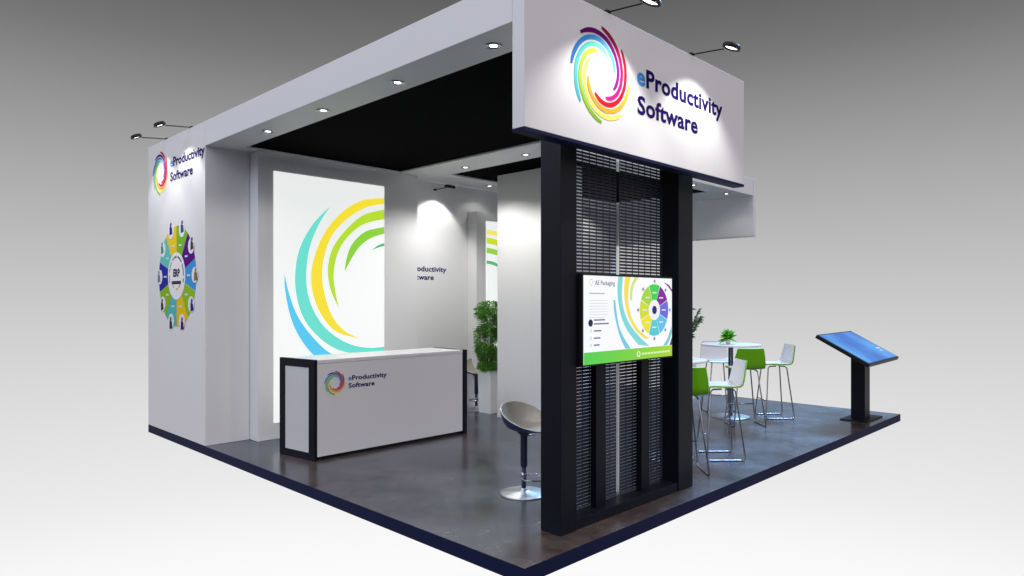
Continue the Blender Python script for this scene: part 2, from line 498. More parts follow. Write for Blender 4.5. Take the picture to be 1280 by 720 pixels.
mb = MB(); mb.box(1.877, 4.758, 1.28, 1.505, Z0, Z1); mb.build('front_fascia', M['white'], can, bevel=0.003)
mb = MB(); mb.box(4.26, 4.758, 1.507, 2.598, Z0 + 0.001, Z1 - 0.001); mb.build('end_beam', M['white'], can, bevel=0.003)
mb = MB(); mb.box(0.222, 1.528, 0.0205, 2.82, Z0 + 0.012, Z0 + 0.03); mb.build('ceiling_cloth', M['black_cloth'], can)
mb = MB(); mb.box(1.877, 4.258, 1.507, 2.598, Z0 + 0.012, Z0 + 0.03); mb.build('ceiling_cloth', M['black_cloth'], can)

# big front sign board
sg = thing('fascia_sign', 'large white sign board over the black frame with ring emblem and navy lettering', 'sign', 0.9, -0.01, 1.634)
mb = MB(); mb.box(-0.001, 1.789, -0.044, 0.0185, 1.647, Z1 + 0.001); mb.build('board', M['white'], sg, bevel=0.003)
mb = MB(); mb.box(-0.001, 1.789, -0.044, 0.0185, 1.634, 1.6465); mb.build('underside_slab', M['navy'], sg)  # navy slab puts the shade of the white underside into colour
logo(sg, face_front(0.472, -0.044, 1.950), 1.0)

# hanging end board on the right
e = thing('end_sign', 'blank white header board hanging at the far right end of the canopy', 'sign', 4.79, 2.1, 1.649)
mb = MB(); mb.box(4.762, 4.812, 1.279, 3.06, 1.652, Z1 + 0.001); mb.build('board', M['white'], e, bevel=0.003)
mb = MB(); mb.box(4.762, 4.812, 1.279, 3.06, 1.642, 1.6515); mb.build('underside_slab', M['gray_white'], e)

# ------------------------------------------------------------------ recessed downlights
DL = [(0.119, 0.245, 'recessed downlight in the left soffit nearest the front sign'),
      (0.122, 0.919, 'second recessed downlight from the front sign along the left soffit'),
      (0.120, 1.612, 'third recessed downlight from the front sign along the left soffit'),
      (0.118, 2.276, 'recessed downlight in the left soffit nearest the side wall'),
      (1.746, 2.256, 'recessed downlight in the cross beam near the back wall'),
      (1.737, 1.591, 'recessed downlight in the cross beam near the black frame'),
      (3.30, 2.74, 'added fill downlight in the rear beam behind the left perforated panel'),  # unseen lamps, here and next, added to brighten the dim back wall
      (4.10, 2.74, 'added fill downlight in the rear beam behind the centre slit of the black frame'),
      (2.49, 2.76, 'small recessed downlight in the rear beam over the dark lettering'),
      (3.765, 1.393, 'recessed downlight in the right fascia soffit beside the black frame'),
      (4.447, 1.412, 'recessed downlight in the right fascia soffit at the hanging end board')]
def make_downlight():
    t = thing('downlight', DL[0][2], 'downlight', DL[0][0], DL[0][1], Z0, group='recessed downlights in the canopy')
    b = MB(1.0)
    n = 28; V = []; F = []
    prof = [(0.060, -0.001), (0.060, -0.006), (0.046, -0.008), (0.040, -0.004), (0.024, -0.0022)]
    for r_, z in prof:
        for k in range(n): V.append((r_ * math.cos(2 * PI * k / n), r_ * math.sin(2 * PI * k / n), z))
    for i in range(len(prof) - 1):
        for k in range(n): F.append((i * n + (k + 1) % n, i * n + k, (i + 1) * n + k, (i + 1) * n + (k + 1) % n))
    b.shared(V, F); b.build('bezel', M['chrome_dark'], t, smooth=True, local=True)
    b = MB(1.0); b.lathe([(0.027, -0.0035), (0.027, -0.001)], seg=24); b.build('lens', M['lamp_lens'], t, local=True)
    return t
dl0 = make_downlight()
for i, (x, y, lab) in enumerate(DL):
    d = dl0 if i == 0 else copy_tree(dl0)
    d.location = (x * U, y * U, Z0 * U); d['label'] = lab
    pw = 25 if i < 4 else (92, 54)[i - 4] if i < 6 else 26
    if i >= 8: pw = 4
    d['lamp_power'] = pw
for i, d in enumerate([o for o in COL.objects if o.name.startswith('downlight')]):
    x, y, _ = (v / U for v in d.location)
    spot(d, (x, y, Z0 - 0.012), (x + 0.002, y, 0), d['lamp_power'], 136, 0.5, (1, 0.985, 0.96), 0.04)
    del d['lamp_power']

# ------------------------------------------------------------------ arm lamps
def arm_lamp(label, base, d, drop, watts, aim, size, length=0.22, tip=-12, blend=0.45, spotcol=(1, 0.985, 0.97)):
    """base: point on the wall; d: unit outward direction"""
    t = thing('arm_lamp', label, 'lamp', *base, group='arm lamps over the signs')
    b = Vector(base); dv = Vector(d); side = dv.cross(Vector((0, 0, 1)))
    head = b + dv * length + Vector((0, 0, drop))
    mb = MB(); mb.tube([b + dv * 0.003, b + dv * (length * 0.5) + Vector((0, 0, drop * 0.55)), head - dv * 0.04], 0.0036, 8); mb.build('arm', M['black_plastic'], t, smooth=True)
    mb = MB(); P = b
    mb.box(P.x - 0.014, P.x + 0.014, P.y - 0.012, P.y + 0.012, P.z - 0.006, P.z + 0.008)
    mb.build('bracket', M['black_plastic'], t)
    # oval head: a shallow curved casing tipped toward the wall
    tilt = R(tip)
    ax = (dv * math.cos(tilt) + Vector((0, 0, math.sin(tilt)))).normalized(); nz = ax.cross(side).normalized()
    if nz.z < 0: nz = -nz
    def ring(k, h, n=28):
        return [head + side * (0.054 * k * math.copysign(abs(math.cos(2 * PI * i / n)) ** 0.75, math.cos(2 * PI * i / n))) + ax * (0.034 * k * math.copysign(abs(math.sin(2 * PI * i / n)) ** 0.75, math.sin(2 * PI * i / n))) + nz * h for i in range(n)]
    rings = [ring(0.68, -0.003), ring(0.86, -0.009), ring(0.95, -0.011), ring(1.0, -0.006), ring(0.97, 0.006), ring(0.8, 0.014), ring(0.5, 0.017)]
    V = [p for r_ in rings for p in r_]; F = []; n = 28
    for i in range(len(rings) - 1):
        for k in range(n): F.append((i * n + k, i * n + (k + 1) % n, (i + 1) * n + (k + 1) % n, (i + 1) * n + k))
    F.append(tuple(range((len(rings) - 1) * n, len(rings) * n)))
    mb = MB(); mb.shared(V, F); mb.build('lamp_head', M['black_plastic'], t, smooth=True)
    lens = ring(0.70, -0.0045)
    mb = MB(); mb.shared(lens, [tuple(range(n))]); mb.shared(ring(0.70, -0.0035), [tuple(reversed(range(n)))]); mb.build('lens', M['lamp_lens'], t)
    spot(t, head + dv * 0.035 - nz * 0.018, Vector(aim), watts, size, blend, spotcol, 0.03)
    return t

arm_lamp('black arm lamp on top of the front sign above its ring emblem', (0.527, -0.030, 2.233), (0, -1, 0), -0.016, 66, (0.49, -0.044, 1.56), 104, tip=-18, blend=0.6)
arm_lamp('black arm lamp on top of the front sign above its lettering', (1.23, -0.030, 2.233), (0, -1, 0), -0.016, 66, (1.22, -0.044, 1.56), 104, tip=-18, blend=0.6)
arm_lamp('black arm lamp on the side wall farther from the front, above its ring emblem', (0.02, 3.744, 2.233), (-1, 0, 0), -0.018, 36, (0, 3.76, 1.62), 96, tip=-20)
arm_lamp('black arm lamp on the side wall nearer the front, above its lettering', (0.02, 3.245, 2.233), (-1, 0, 0), -0.018, 36, (0, 3.27, 1.62), 96, tip=-20)
arm_lamp('black arm lamp on the back wall under the beam above the dark lettering', (2.005, 2.962, 1.985), (0, -1, 0), 0.004, 36, (1.99, 2.965, 1.54), 92, length=0.21, blend=0.4)

# ------------------------------------------------------------------ black display frame with perforated panels
df = thing('display_frame', 'tall black frame of two columns and perforated panels under the front sign', 'display frame', 0.9, 0.13, 0)
mb = MB(); mb.box(0.355, 0.462, 0.081, 0.196, 0.001, 2.05); mb.build('column', M['charcoal'], df, bevel=0.004)
mb = MB(); mb.box(1.302, 1.447, 0.081, 0.196, 0.001, 2.05); mb.build('column', M['charcoal'], df, bevel=0.004)
mb = MB(); mb.box(0.464, 1.300, 0.086, 0.196, 0.001, 0.045); mb.build('base_beam', M['charcoal'], df, bevel=0.003)
for x0, x1 in ((0.66, 0.735), (1.03, 1.10)):
    mb = MB(); mb.box(x0, x1, 0.128, 0.160, 0.0455, 0.95); mb.build('mounting_post', M['charcoal'], df, bevel=0.002)
def perforated(x0, x1, z0, z1, y, pitch=0.0158):
    """sheet of rows of short horizontal slots: open rows above, tighter rows behind and below the monitor"""
    nx = int((x1 - x0) / 0.052); nz_ = int((z1 - z0) / pitch)
    sx = (x1 - x0) / nx; sz = (z1 - z0) / nz_
    X = [x0]
    for i in range(nx): X += [x0 + i * sx + sx * 0.06, x0 + (i + 1) * sx - sx * 0.06]
    X.append(x1); Zs = [z0]
    for i in range(nz_):
        h = 0.38 if z0 + i * sz > 0.95 else 0.16
        Zs += [z0 + i * sz + sz * (1 - h) / 2, z0 + (i + 1) * sz - sz * (1 - h) / 2]
    Zs.append(z1)
    W = len(X); V = [(x, y, z) for z in Zs for x in X]; F = []
    for j in range(len(Zs) - 1):
        for i in range(W - 1):
            if i % 2 == 1 and j % 2 == 1: continue
            F.append((j * W + i, j * W + i + 1, (j + 1) * W + i + 1, (j + 1) * W + i))
    mb = MB(); mb.shared(V, F)
    o = mb.build('perforated_panel', M['perforated'], df)
    s_ = o.modifiers.new('thickness', 'SOLIDIFY'); s_.thickness = 0.002; s_.offset = 0
perforated(0.464, 0.885, 0.048, 2.045, 0.178)
perforated(0.912, 1.300, 0.048, 2.045, 0.178)
mb = MB(); mb.box(0.891, 0.905, 0.174, 0.182, 0.062, 0.76); mb.build('bright_slit_strip', M['steel'], df)  # pale strip added so the lower part of the slit reads bright

# ------------------------------------------------------------------ wall monitor
TVY = 0.060
tv = thing('monitor', 'wide flat monitor on the black frame showing a colour wheel and green band', 'monitor', 0.84, 0.09, 0.91)
mb = MB(); mb.box(0.4725, 1.2085, TVY + 0.0005, TVY + 0.05, 0.7085, 1.1165); mb.build('case', M['black_plastic'], tv, bevel=0.003)
mb = MB(); mb.box(0.66, 1.09, TVY + 0.0505, 0.127, 0.80, 1.02); mb.build('wall_bracket', M['black_plastic'], tv)
mb = MB(); mb.box(0.4817, 1.1989, TVY - 0.0012, TVY, 0.7165, 1.1080); scr = mb.build('screen', M['screen_white'], tv)
fr = lambda a, b, c: (a, TVY - 0.0012 - c, b)
SWT = [(rgb(120, 206, 232), [(0.6994, 1.0011), (0.703, 0.9514), (0.7259, 0.8797), (0.76, 0.814), (0.7946, 0.772)], [(0.8349, 0.772), (0.7847, 0.8202), (0.7416, 0.8793), (0.721, 0.9512), (0.7114, 1.0011)]),
 (rgb(134, 220, 222), [(0.7356, 1.1078), (0.7295, 1.0583), (0.7356, 0.994), (0.76, 0.9219), (0.8097, 0.8555), (0.8993, 0.7858)], [(0.9927, 0.776), (0.8993, 0.8303), (0.8223, 0.8916), (0.7785, 0.9578), (0.7637, 1.0227), (0.7723, 1.1078)]),
 (rgb(250, 228, 90), [(0.7909, 1.1078), (0.7822, 1.059), (0.7872, 0.9939), (0.8159, 0.921), (0.8798, 0.8533), (0.9522, 0.8133)], [(0.9927, 0.8117), (0.8993, 0.8601), (0.8413, 0.9205), (0.8159, 0.9939), (0.8197, 1.0595), (0.8349, 1.1078)]),
 (rgb(214, 232, 130), [(0.8669, 1.1078), (0.8349, 1.0597), (0.8286, 1.0011)], [(0.8451, 0.9975), (0.8553, 1.06), (0.8993, 1.1078)]),
 (rgb(126, 24, 112), [(1.1258, 1.087), (1.162, 1.068), (1.1985, 1.0408)], [(1.1985, 1.0527), (1.1694, 1.076), (1.127, 1.088)]),
 (rgb(120, 206, 214), [(1.1186, 0.772), (1.162, 0.8127), (1.1944, 0.8668)], [(1.1974, 0.835), (1.1767, 0.7963), (1.1518, 0.772)]),
 (rgb(66, 72, 150), [(1.1767, 0.772), (1.1985, 0.8113)], [(1.1986, 0.772), (1.178, 0.771)])]
mb = MB()
for c, A, Bk in SWT: swoosh(mb, A, Bk, fr, 0.0001, 0.0005, c)
# green footer band, brightening to lime on the right
for i in range(24):
    a0, a1 = 0.4817 + 0.7172 * i / 24, 0.4817 + 0.7172 * (i + 1) / 24; t_ = i / 23
    c = rgb(88 + 84 * t_, 212 + 8 * t_, 84 - 34 * t_)
    mb.face([fr(a0, 0.7165, 0.0007), fr(a1, 0.7165, 0.0007), fr(a1, 0.7705, 0.0007), fr(a0, 0.7705, 0.0007)], 0, c)
mb.build('screen_arcs', M['screen_ink'], scr)
mb = MB()
wx, wz = 1.036, 0.951
WT = [(70, 214, 84), (132, 40, 162), (110, 110, 226), (104, 196, 240), (92, 206, 214), (240, 232, 60), (214, 224, 58), (168, 218, 70)]
for i, c in enumerate(WT):
    a1 = 112 - 45 * i
    mb.prism(sector(wx, wz, 0.048, 0.127, a1 - 44.2, a1 - 0.8, 6), fr, 0.0008, 0.0012, 0, rgb(*c))
    am = R(a1 - 22.5)
    cx, cy = wx + 0.085 * math.cos(am), wz + 0.085 * math.sin(am)
    mb.prism([(cx - .018, cy - .003), (cx + .018, cy - .003), (cx + .018, cy + .003), (cx - .018, cy + .003)], fr, 0.0013, 0.0014, 0, rgb(236, 240, 244))
    cx, cy = wx + 0.141 * math.cos(am), wz + 0.141 * math.sin(am)
    mb.prism(circle(cx, cy, 0.013, 14), fr, 0.0013, 0.0015, 0, rgb(226, 230, 236))
    mb.prism(circle(cx, cy, 0.006, 10), fr, 0.0016, 0.0018, 0, rgb(86, 96, 130))
mb.prism(circle(wx, wz, 0.050, 28), fr, 0.0014, 0.0016, 0, rgb(244, 246, 250))
mb.prism(circle(wx, wz, 0.021, 20), fr, 0.0017, 0.002, 0, rgb(34, 42, 120))
mb.build('screen_wheel', M['screen_ink'], scr)
mb = MB()
ex, ez = 0.534, 1.0775
for a0, c in ((150, (214, 226, 90)), (60, (170, 214, 90)), (-30, (150, 190, 200)), (240, (176, 190, 210))):
    mb.prism(sector(ex, ez, 0.011, 0.0145, a0, a0 + 66, 5), fr, 0.0008, 0.0012, 0, rgb(*c))
mb.build('screen_emblem', M['screen_ink'], scr); mb = MB()
lettering(mb, 'AE Packaging', fr, 0.561, 1.067, 0.147, 0.020, 0.0008, 0.0012, rgb(70, 60, 120), 0.004)
mb.build('screen_title', M['screen_ink'], scr); mb = MB()
def bar(x0, x1, z, h, c): mb.prism([(x0, z), (x1, z), (x1, z + h), (x0, z + h)], fr, 0.0008, 0.0012, 0, rgb(*c))
bar(0.520, 0.632, 1.0265, 0.005, (180, 182, 192))
for k in range(7): bar(0.520, 0.655 - 0.02 * (k == 6), 0.996 - 0.0125 * k, 0.0028, (216, 217, 224))
mb.build('screen_paragraph', M['screen_ink'], scr); mb = MB()
mb.prism(circle(0.529, 0.899, 0.0165, 18), fr, 0.0008, 0.0012, 0, rgb(36, 36, 84))
mb.build('bullet', M['screen_ink'], scr); mb = MB()
for x1, z in ((0.634, 0.908), (0.662, 0.891), (0.606, 0.860), (0.600, 0.828), (0.594, 0.797)):
    bar(0.552, x1, z, 0.0065, (120, 120, 160)); mb.build('text_line', M['screen_ink'], scr); mb = MB()
for z in (0.860, 0.828, 0.797):
    mb.prism(sector(0.531, z + 0.004, 0.005, 0.0068, 0, 360, 14), fr, 0.0008, 0.0012, 0, rgb(170, 172, 190)); mb.build('bullet', M['screen_ink'], scr); mb = MB()
mb.prism(sector(0.900, 0.742, 0.009, 0.0145, 0, 360, 16), fr, 0.0009, 0.0013, 0, rgb(250, 255, 244))
mb.build('footer_mark', M['screen_ink'], scr); mb = MB()
for k in range(10):
    x0 = 0.926 + 0.0255 * k
    bar(x0, x0 + 0.021, 0.737, 0.009, (222, 246, 190))
mb.build('screen_footer', M['screen_ink'], scr)

# ------------------------------------------------------------------ reception counter
ct = thing('reception_counter', 'white reception counter with black framed ends, ring emblem and lettering', 'counter', 0.92, 2.2, 0)
mb = MB()
poly = [(0.322, 2.034), (1.520, 2.034), (1.520, 2.392), (0.278, 2.392)]
frz = lambda a, b, c: (a, b, c)
mb.prism(poly, frz, 0.022, 0.603); mb.build('body', M['white'], ct, bevel=0.003)
mb = MB(); mb.prism([(0.322, 2.032), (1.520, 2.032), (1.520, 2.394), (0.278, 2.394)], frz, 0.6035, 0.626); mb.build('countertop', M['table_white'], ct, bevel=0.003)
mb = MB(); mb.prism([(0.345, 2.055), (1.50, 2.055), (1.50, 2.37), (0.30, 2.37)], frz, 0.001, 0.0215); mb.build('plinth', M['black_plastic'], ct)
def end_frame(p, q, t_, outer):
    """upright rectangular frame from p to q (plan points), thickness t_ along `outer`"""
    P = Vector((p[0], p[1], 0)); Q = Vector((q[0], q[1], 0)); u = (Q - P).normalized(); n = Vector((outer[0], outer[1], 0)).normalized(); Lg = (Q - P).length
    f = lambda a, b, c: tuple(P + u * a + n * c + Vector((0, 0, b)))
    mb = MB()
    zt, bw = 0.628, 0.058
    outerr = [(0, 0.001), (Lg, 0.001), (Lg, zt), (0, zt)]; inner = [(bw, 0.045), (Lg - bw, 0.045), (Lg - bw, zt - 0.05), (bw, zt - 0.05)]
    V = [f(a, b, c) for c in (0, t_) for a, b in outerr + inner]
    F = []
    for i in range(4):
        j = (i + 1) % 4
        F += [(8 + i, 8 + j, 12 + j, 12 + i), (j, i, 4 + i, 4 + j), (i, j, 8 + j, 8 + i), (4 + j, 4 + i, 12 + i, 12 + j)]
    mb.shared(V, F); mb.build('end_frame', M['charcoal'], ct, bevel=0.002)
    mb = MB(); mb.prism([(bw + .001, 0.046), (Lg - bw - .001, 0.046), (Lg - bw - .001, zt - 0.051), (bw + .001, zt - 0.051)], f, 0.003, 0.008); mb.build('end_panel', M['gray_white'], ct)
end_frame((0.252, 2.392), (0.2985, 2.030), 0.022, (0.362, 0.0465))
end_frame((1.524, 2.028), (1.524, 2.394), 0.036, (1, 0))
logo(ct, face_front(0.4445, 2.034, 0.474), 0.371, thick=0.0014)

# ------------------------------------------------------------------ tub stools
def tub_stool(label, x, y, rot):
    t = thing('tub_stool', label, 'stool', x, y, 0, rot, group='beige tub stools')
    n = 48
    def shell(inset, flip):
        prof = [(0.0, 0.0), (0.06, 0.004), (0.115, 0.022), (0.160, 0.062), (0.188, 0.115), (0.205, 0.175), (0.212, 0.225)]
        V = []; F = []
        for i, (r_, z) in enumerate(prof):
            for k in range(n):
                a = 2 * PI * k / n
                # rim is high at the back (a = pi) and dips at the front (a = 0)
                hi = 0.12 + 0.88 * (0.5 - 0.5 * math.cos(a)) ** 0.8
                zz = z * (hi if i > 2 else 1 - (1 - hi) * i / 3)
                rr_ = (r_ - inset * (i > 0)) * (1.0 + 0.06 * math.cos(a))
                V.append((rr_ * math.cos(a), rr_ * math.sin(a), 0.535 + zz + inset * (1 if i < 5 else 0.2)))
        for i in range(len(prof) - 1):
            for k in range(n):
                q = (i * n + k, i * n + (k + 1) % n, (i + 1) * n + (k + 1) % n, (i + 1) * n + k)
                F.append(tuple(reversed(q)) if flip else q)
        return V, F, len(prof)
    V1, F1, np_ = shell(0.0, False); V2, F2, _ = shell(0.014, True)
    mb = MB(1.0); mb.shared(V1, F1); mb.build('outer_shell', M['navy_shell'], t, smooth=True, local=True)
    mb = MB(1.0); mb.shared(V2, F2)
    top1 = V1[(np_ - 1) * n:]; top2 = V2[(np_ - 1) * n:]
    mb.shared(top1 + top2, [(k, (k + 1) % n, n + (k + 1) % n, n + k) for k in range(n)])
    mb.build('seat', M['beige_shell'], t, smooth=True, local=True)
    mb = MB(1.0); mb.lathe([(0.205, 0.001), (0.205, 0.008), (0.19, 0.014), (0.05, 0.026), (0.03, 0.04), (0.03, 0.05)], seg=40); mb.build('base', M['chrome'], t, smooth=True, local=True)
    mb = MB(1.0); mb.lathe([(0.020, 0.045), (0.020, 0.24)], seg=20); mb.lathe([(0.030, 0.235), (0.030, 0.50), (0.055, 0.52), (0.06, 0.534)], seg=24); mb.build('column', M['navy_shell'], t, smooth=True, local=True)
    mb = MB(1.0)
    pts = [(0.02, -0.03, 0.20), (0.10, -0.10, 0.20), (0.19, -0.09, 0.20), (0.225, 0.0, 0.20), (0.19, 0.09, 0.20), (0.10, 0.10, 0.20), (0.02, 0.03, 0.20)]
    pts = [(a, b, 0.16) for a, b in smooth_line([(p[0], p[1]) for p in pts], 5)]
    mb.tube(pts, 0.009, 8); mb.lathe([(0.027, 0.14), (0.027, 0.18)], seg=20); mb.build('footrest', M['chrome_dark'], t, smooth=True, local=True)
    mb = MB(1.0); mb.tube([(0, 0.02, 0.49), (-0.02, 0.10, 0.485), (-0.03, 0.14, 0.478)], 0.006, 8); mb.build('height_lever', M['chrome_dark'], t, smooth=True, local=True)
    return t
tub_stool('beige glossy tub stool on a chrome disc base beside the black frame column', 0.707, 0.63, R(-98))
tub_stool('beige tub stool half hidden behind the white planter and the counter end', 2.36, 2.80, R(-135))

# ------------------------------------------------------------------ bar tables
def bar_table():
    t = thing('bar_table', '', 'table', 3.615, 0.95, 0, group='white bar tables')
    mb = MB(1.0); mb.lathe([(0.395, 1.005), (0.41, 1.01), (0.41, 1.025), (0.405, 1.03)], seg=48); mb.build('tabletop', M['table_white'], t, smooth=False, local=True)
    mb = MB(1.0); mb.lathe([(0.034, 0.02), (0.034, 0.985), (0.10, 1.004)], seg=24); mb.build('pole', M['chrome_dark'], t, smooth=True, local=True)
    mb = MB(1.0); mb.lathe([(0.27, 0.001), (0.27, 0.008), (0.24, 0.016), (0.05, 0.022)], seg=40); mb.build('base', M['chrome'], t, smooth=True, local=True)
    return t
T1 = (3.615, 0.95); T2 = (1.945, 0.545)
a = bar_table(); a['label'] = 'round white bar table carrying the small green plant'
b = copy_tree(a); b.location = (T2[0] * U, T2[1] * U, 0); b['label'] = 'round white bar table mostly hidden behind the black frame'

# ------------------------------------------------------------------ high chairs: white in front, green behind
def bar_chair():
    t = thing('bar_chair', '', 'bar chair', 0, 0, 0, group='green and white bar chairs')
    # side profile, x forward, z up: (x, z, half width)
    prof = [(0.205, 0.722, 0.185), (0.19, 0.735, 0.195), (0.12, 0.742, 0.205), (0.0, 0.738, 0.21), (-0.10, 0.736, 0.21), (-0.155, 0.744, 0.21), (-0.188, 0.770, 0.208), (-0.203, 0.82, 0.205), (-0.218, 0.90, 0.195), (-0.234, 0.97, 0.178), (-0.241, 1.007, 0.170), (-0.244, 1.019, 0.155)]
    def sheet(off):
        V = []
        for i, (x, z, hw) in enumerate(prof):
            p0 = prof[max(i - 1, 0)]; p1 = prof[min(i + 1, len(prof) - 1)]
            dx, dz = p1[0] - p0[0], p1[1] - p0[1]; l_ = math.hypot(dx, dz)
            nx, nz_ = dz / l_, -dx / l_          # points to the sitter's side
            for j in range(9):
                s_ = -1 + 2 * j / 8
                dish = 0.012 * (s_ * s_)
                V.append((x + nx * (off + dish), s_ * hw, z + nz_ * (off + dish)))
        return V
    n = len(prof); W = 9
    F = [(i * W + j, i * W + j + 1, (i + 1) * W + j + 1, (i + 1) * W + j) for i in range(n - 1) for j in range(W - 1)]
    Vi = sheet(0.018); Vo = sheet(0.0); Vm = sheet(0.0165)
    mb = MB(1.0); mb.shared(Vi, [tuple(reversed(f)) for f in F]); mb.shared(Vm, F)
    mb.build('seat_face', M['white_shell'], t, smooth=True, local=True)
    rim = [j for j in range(W)] + [i * W + W - 1 for i in range(1, n)] + [(n - 1) * W + j for j in range(W - 2, -1, -1)] + [i * W for i in range(n - 2, 0, -1)]
    mb = MB(1.0); mb.shared(Vo, F); k = len(rim)
    mb.shared([Vo[i] for i in rim] + [Vi[i] for i in rim], [(i, (i + 1) % k, k + (i + 1) % k, k + i) for i in range(k)])
    mb.build('shell', M['green_shell'], t, smooth=True, local=True)
    for s_ in (-1, 1):
        y0, y1 = 0.12 * s_, 0.205 * s_
        mb = MB(1.0)
        pts = [(0.02, y0, 0.728), (0.11, y0, 0.724), (0.135, y0 * 1.05, 0.70), (0.195, y1, 0.035), (0.185, y1, 0.010), (0.15, y1, 0.0085), (-0.15, y1, 0.0085), (-0.185, y1, 0.010), (-0.195, y1, 0.035), (-0.125, y0 * 1.05, 0.70), (-0.10, y0, 0.724), (-0.02, y0, 0.728)]
        mb.tube(pts, 0.0085, 8); mb.build('leg_frame', M['chrome_dark'], t, smooth=True, local=True)
    mb = MB(1.0); mb.tube([(0.175, -0.178, 0.25), (0.175, 0.178, 0.25)], 0.008, 8); mb.build('footrest', M['chrome_dark'], t, smooth=True, local=True)
    return t
CH = [(1.69, 0.29, R(45), 'bar chair with its green back turned to us, right beside the black frame'),
      (2.18, 0.305, R(135), 'bar chair seen from the side showing its white seat, nearest the platform edge'),
      (3.355, 0.70, R(45), 'bar chair with its full green back turned to us at the table with the plant'),
      (3.878, 0.685, R(135), 'rightmost bar chair, white seat seen from the side, at the table with the plant'),
      (3.86, 1.20, R(-135), 'bar chair facing us from behind the table with the plant')]
c0 = bar_chair()
for i, (x, y, r_, lab) in enumerate(CH):
    c = c0 if i == 0 else copy_tree(c0)
    c.location = (x * U, y * U, 0); c.rotation_euler = (0, 0, r_); c['label'] = lab

# ------------------------------------------------------------------ plants
def leaves(mb, n, place, size, droop=0.3, slim=0.45):
    for _ in range(n):
        p, out = place()
        d = (out + Vector((random.uniform(-.7, .7), random.uniform(-.7, .7), random.uniform(-.5, .8)))).normalized()
        sd = d.cross(Vector((random.uniform(-.3, .3), random.uniform(-.3, .3), 1))).normalized()
        nr = sd.cross(d)
        L_ = size * random.uniform(0.65, 1.3); w_ = L_ * slim * random.uniform(0.8, 1.2)
        tip = p + d * L_ - Vector((0, 0, droop * L_))
        mid = p + d * L_ * 0.5 + nr * L_ * 0.10
        q = [p, mid - sd * w_ * 0.5, tip, mid + sd * w_ * 0.5]
        i = len(mb.v); mb.v += [tuple(v) for v in q]
        mb.f += [(i, i + 1, i + 2), (i, i + 2, i + 3)]; mb.m += [0, 0]; mb.c += [None, None]


def planter_plant(label, x, y, tall, hw, leaf_n, leaf_size, leafmat, slim, boxh, bw, arching=False):
    t = thing('potted_plant', label, 'plant', x, y, 0)
    mb = MB(1.0)
    b0, b1 = bw * 0.9, bw
    V = [(-b0, -b0, 0.001), (b0, -b0, 0.001), (b0, b0, 0.001), (-b0, b0, 0.001), (-b1, -b1, boxh), (b1, -b1, boxh), (b1, b1, boxh), (-b1, b1, boxh)]
    i1 = bw - 0.015
    V += [(-i1, -i1, boxh), (i1, -i1, boxh), (i1, i1, boxh), (-i1, i1, boxh), (-i1, -i1, boxh - 0.05), (i1, -i1, boxh - 0.05), (i1, i1, boxh - 0.05), (-i1, i1, boxh - 0.05)]
    F = [(3, 2, 1, 0)] + [(i, (i + 1) % 4, 4 + (i + 1) % 4, 4 + i) for i in range(4)] + [(4 + i, 4 + (i + 1) % 4, 8 + (i + 1) % 4, 8 + i) for i in range(4)] + [(8 + i, 8 + (i + 1) % 4, 12 + (i + 1) % 4, 12 + i) for i in range(4)]
    mb.shared(V, F); mb.build('planter', M['table_white'], t, bevel=0.004, local=True)
    mb = MB(1.0); mb.face([(-i1, -i1, boxh - 0.03), (i1, -i1, boxh - 0.03), (i1, i1, boxh - 0.03), (-i1, i1, boxh - 0.03)]); mb.build('soil', M['soil'], t, local=True)
    st = MB(1.0); fo = MB(1.0)
    stems = []
    for k in range(9 if not arching else 11):
        a = random.uniform(0, 2 * PI); r0 = random.uniform(0.0, 0.05); r1 = random.uniform(0.3, 0.9) * hw
        h1 = tall * random.uniform(0.82, 1.0)
        P = []
        for i in range(6):
            u = i / 5
            rad = r0 + (r1 - r0) * (u ** (2.0 if arching else 0.8))
            P.append(Vector((rad * math.cos(a), rad * math.sin(a), boxh - 0.03 + (h1 - boxh) * u)))
        stems.append(P); st.tube(P, [0.008 * (1 - 0.7 * i / 5) for i in range(6)], 6)
    st.build('stem', M['bark'], t, local=True)
    def place_box():
        # uneven box-shaped crown with gaps
        while True:
            p = Vector((random.uniform(-hw, hw), random.uniform(-hw, hw), random.uniform(boxh - 0.02, tall)))
            nz_ = math.sin(p.x * 17 + p.z * 11) + math.sin(p.y * 19 - p.z * 7) + math.sin(p.z * 23 + p.x * 5)
            edge = max(abs(p.x), abs(p.y)) / hw
            if nz_ > -0.9 and random.random() < 0.35 + 0.65 * edge and not (edge > 0.85 and nz_ < 0.3): break
        return p, Vector((p.x, p.y, 0.25 * hw)).normalized()
    def place_stem():
        P = random.choice(stems); u = random.uniform(0.22, 1.0) * 4.999; i = int(u)
        p = P[i].lerp(P[i + 1], u - i)
        return p, (P[i + 1] - P[i]).normalized() * 0.8 + Vector((p.x, p.y, 0)).normalized() * 0.6
    leaves(fo, leaf_n, place_stem if arching else place_box, leaf_size, 0.25, slim)
    fo.build('foliage', leafmat, t, local=True)
    return t
planter_plant('dense green potted plant in a tall white planter beside the partition wall', 2.335, 2.585, 1.62, 0.170, 9000, 0.04, M['leaf'], 0.5, 0.625, 0.135)
planter_plant('slender grey-green potted plant rising behind the black frame column', 4.30, 1.80, 1.62, 0.36, 620, 0.10, M['leaf_dark'], 0.28, 0.60, 0.15, arching=True)

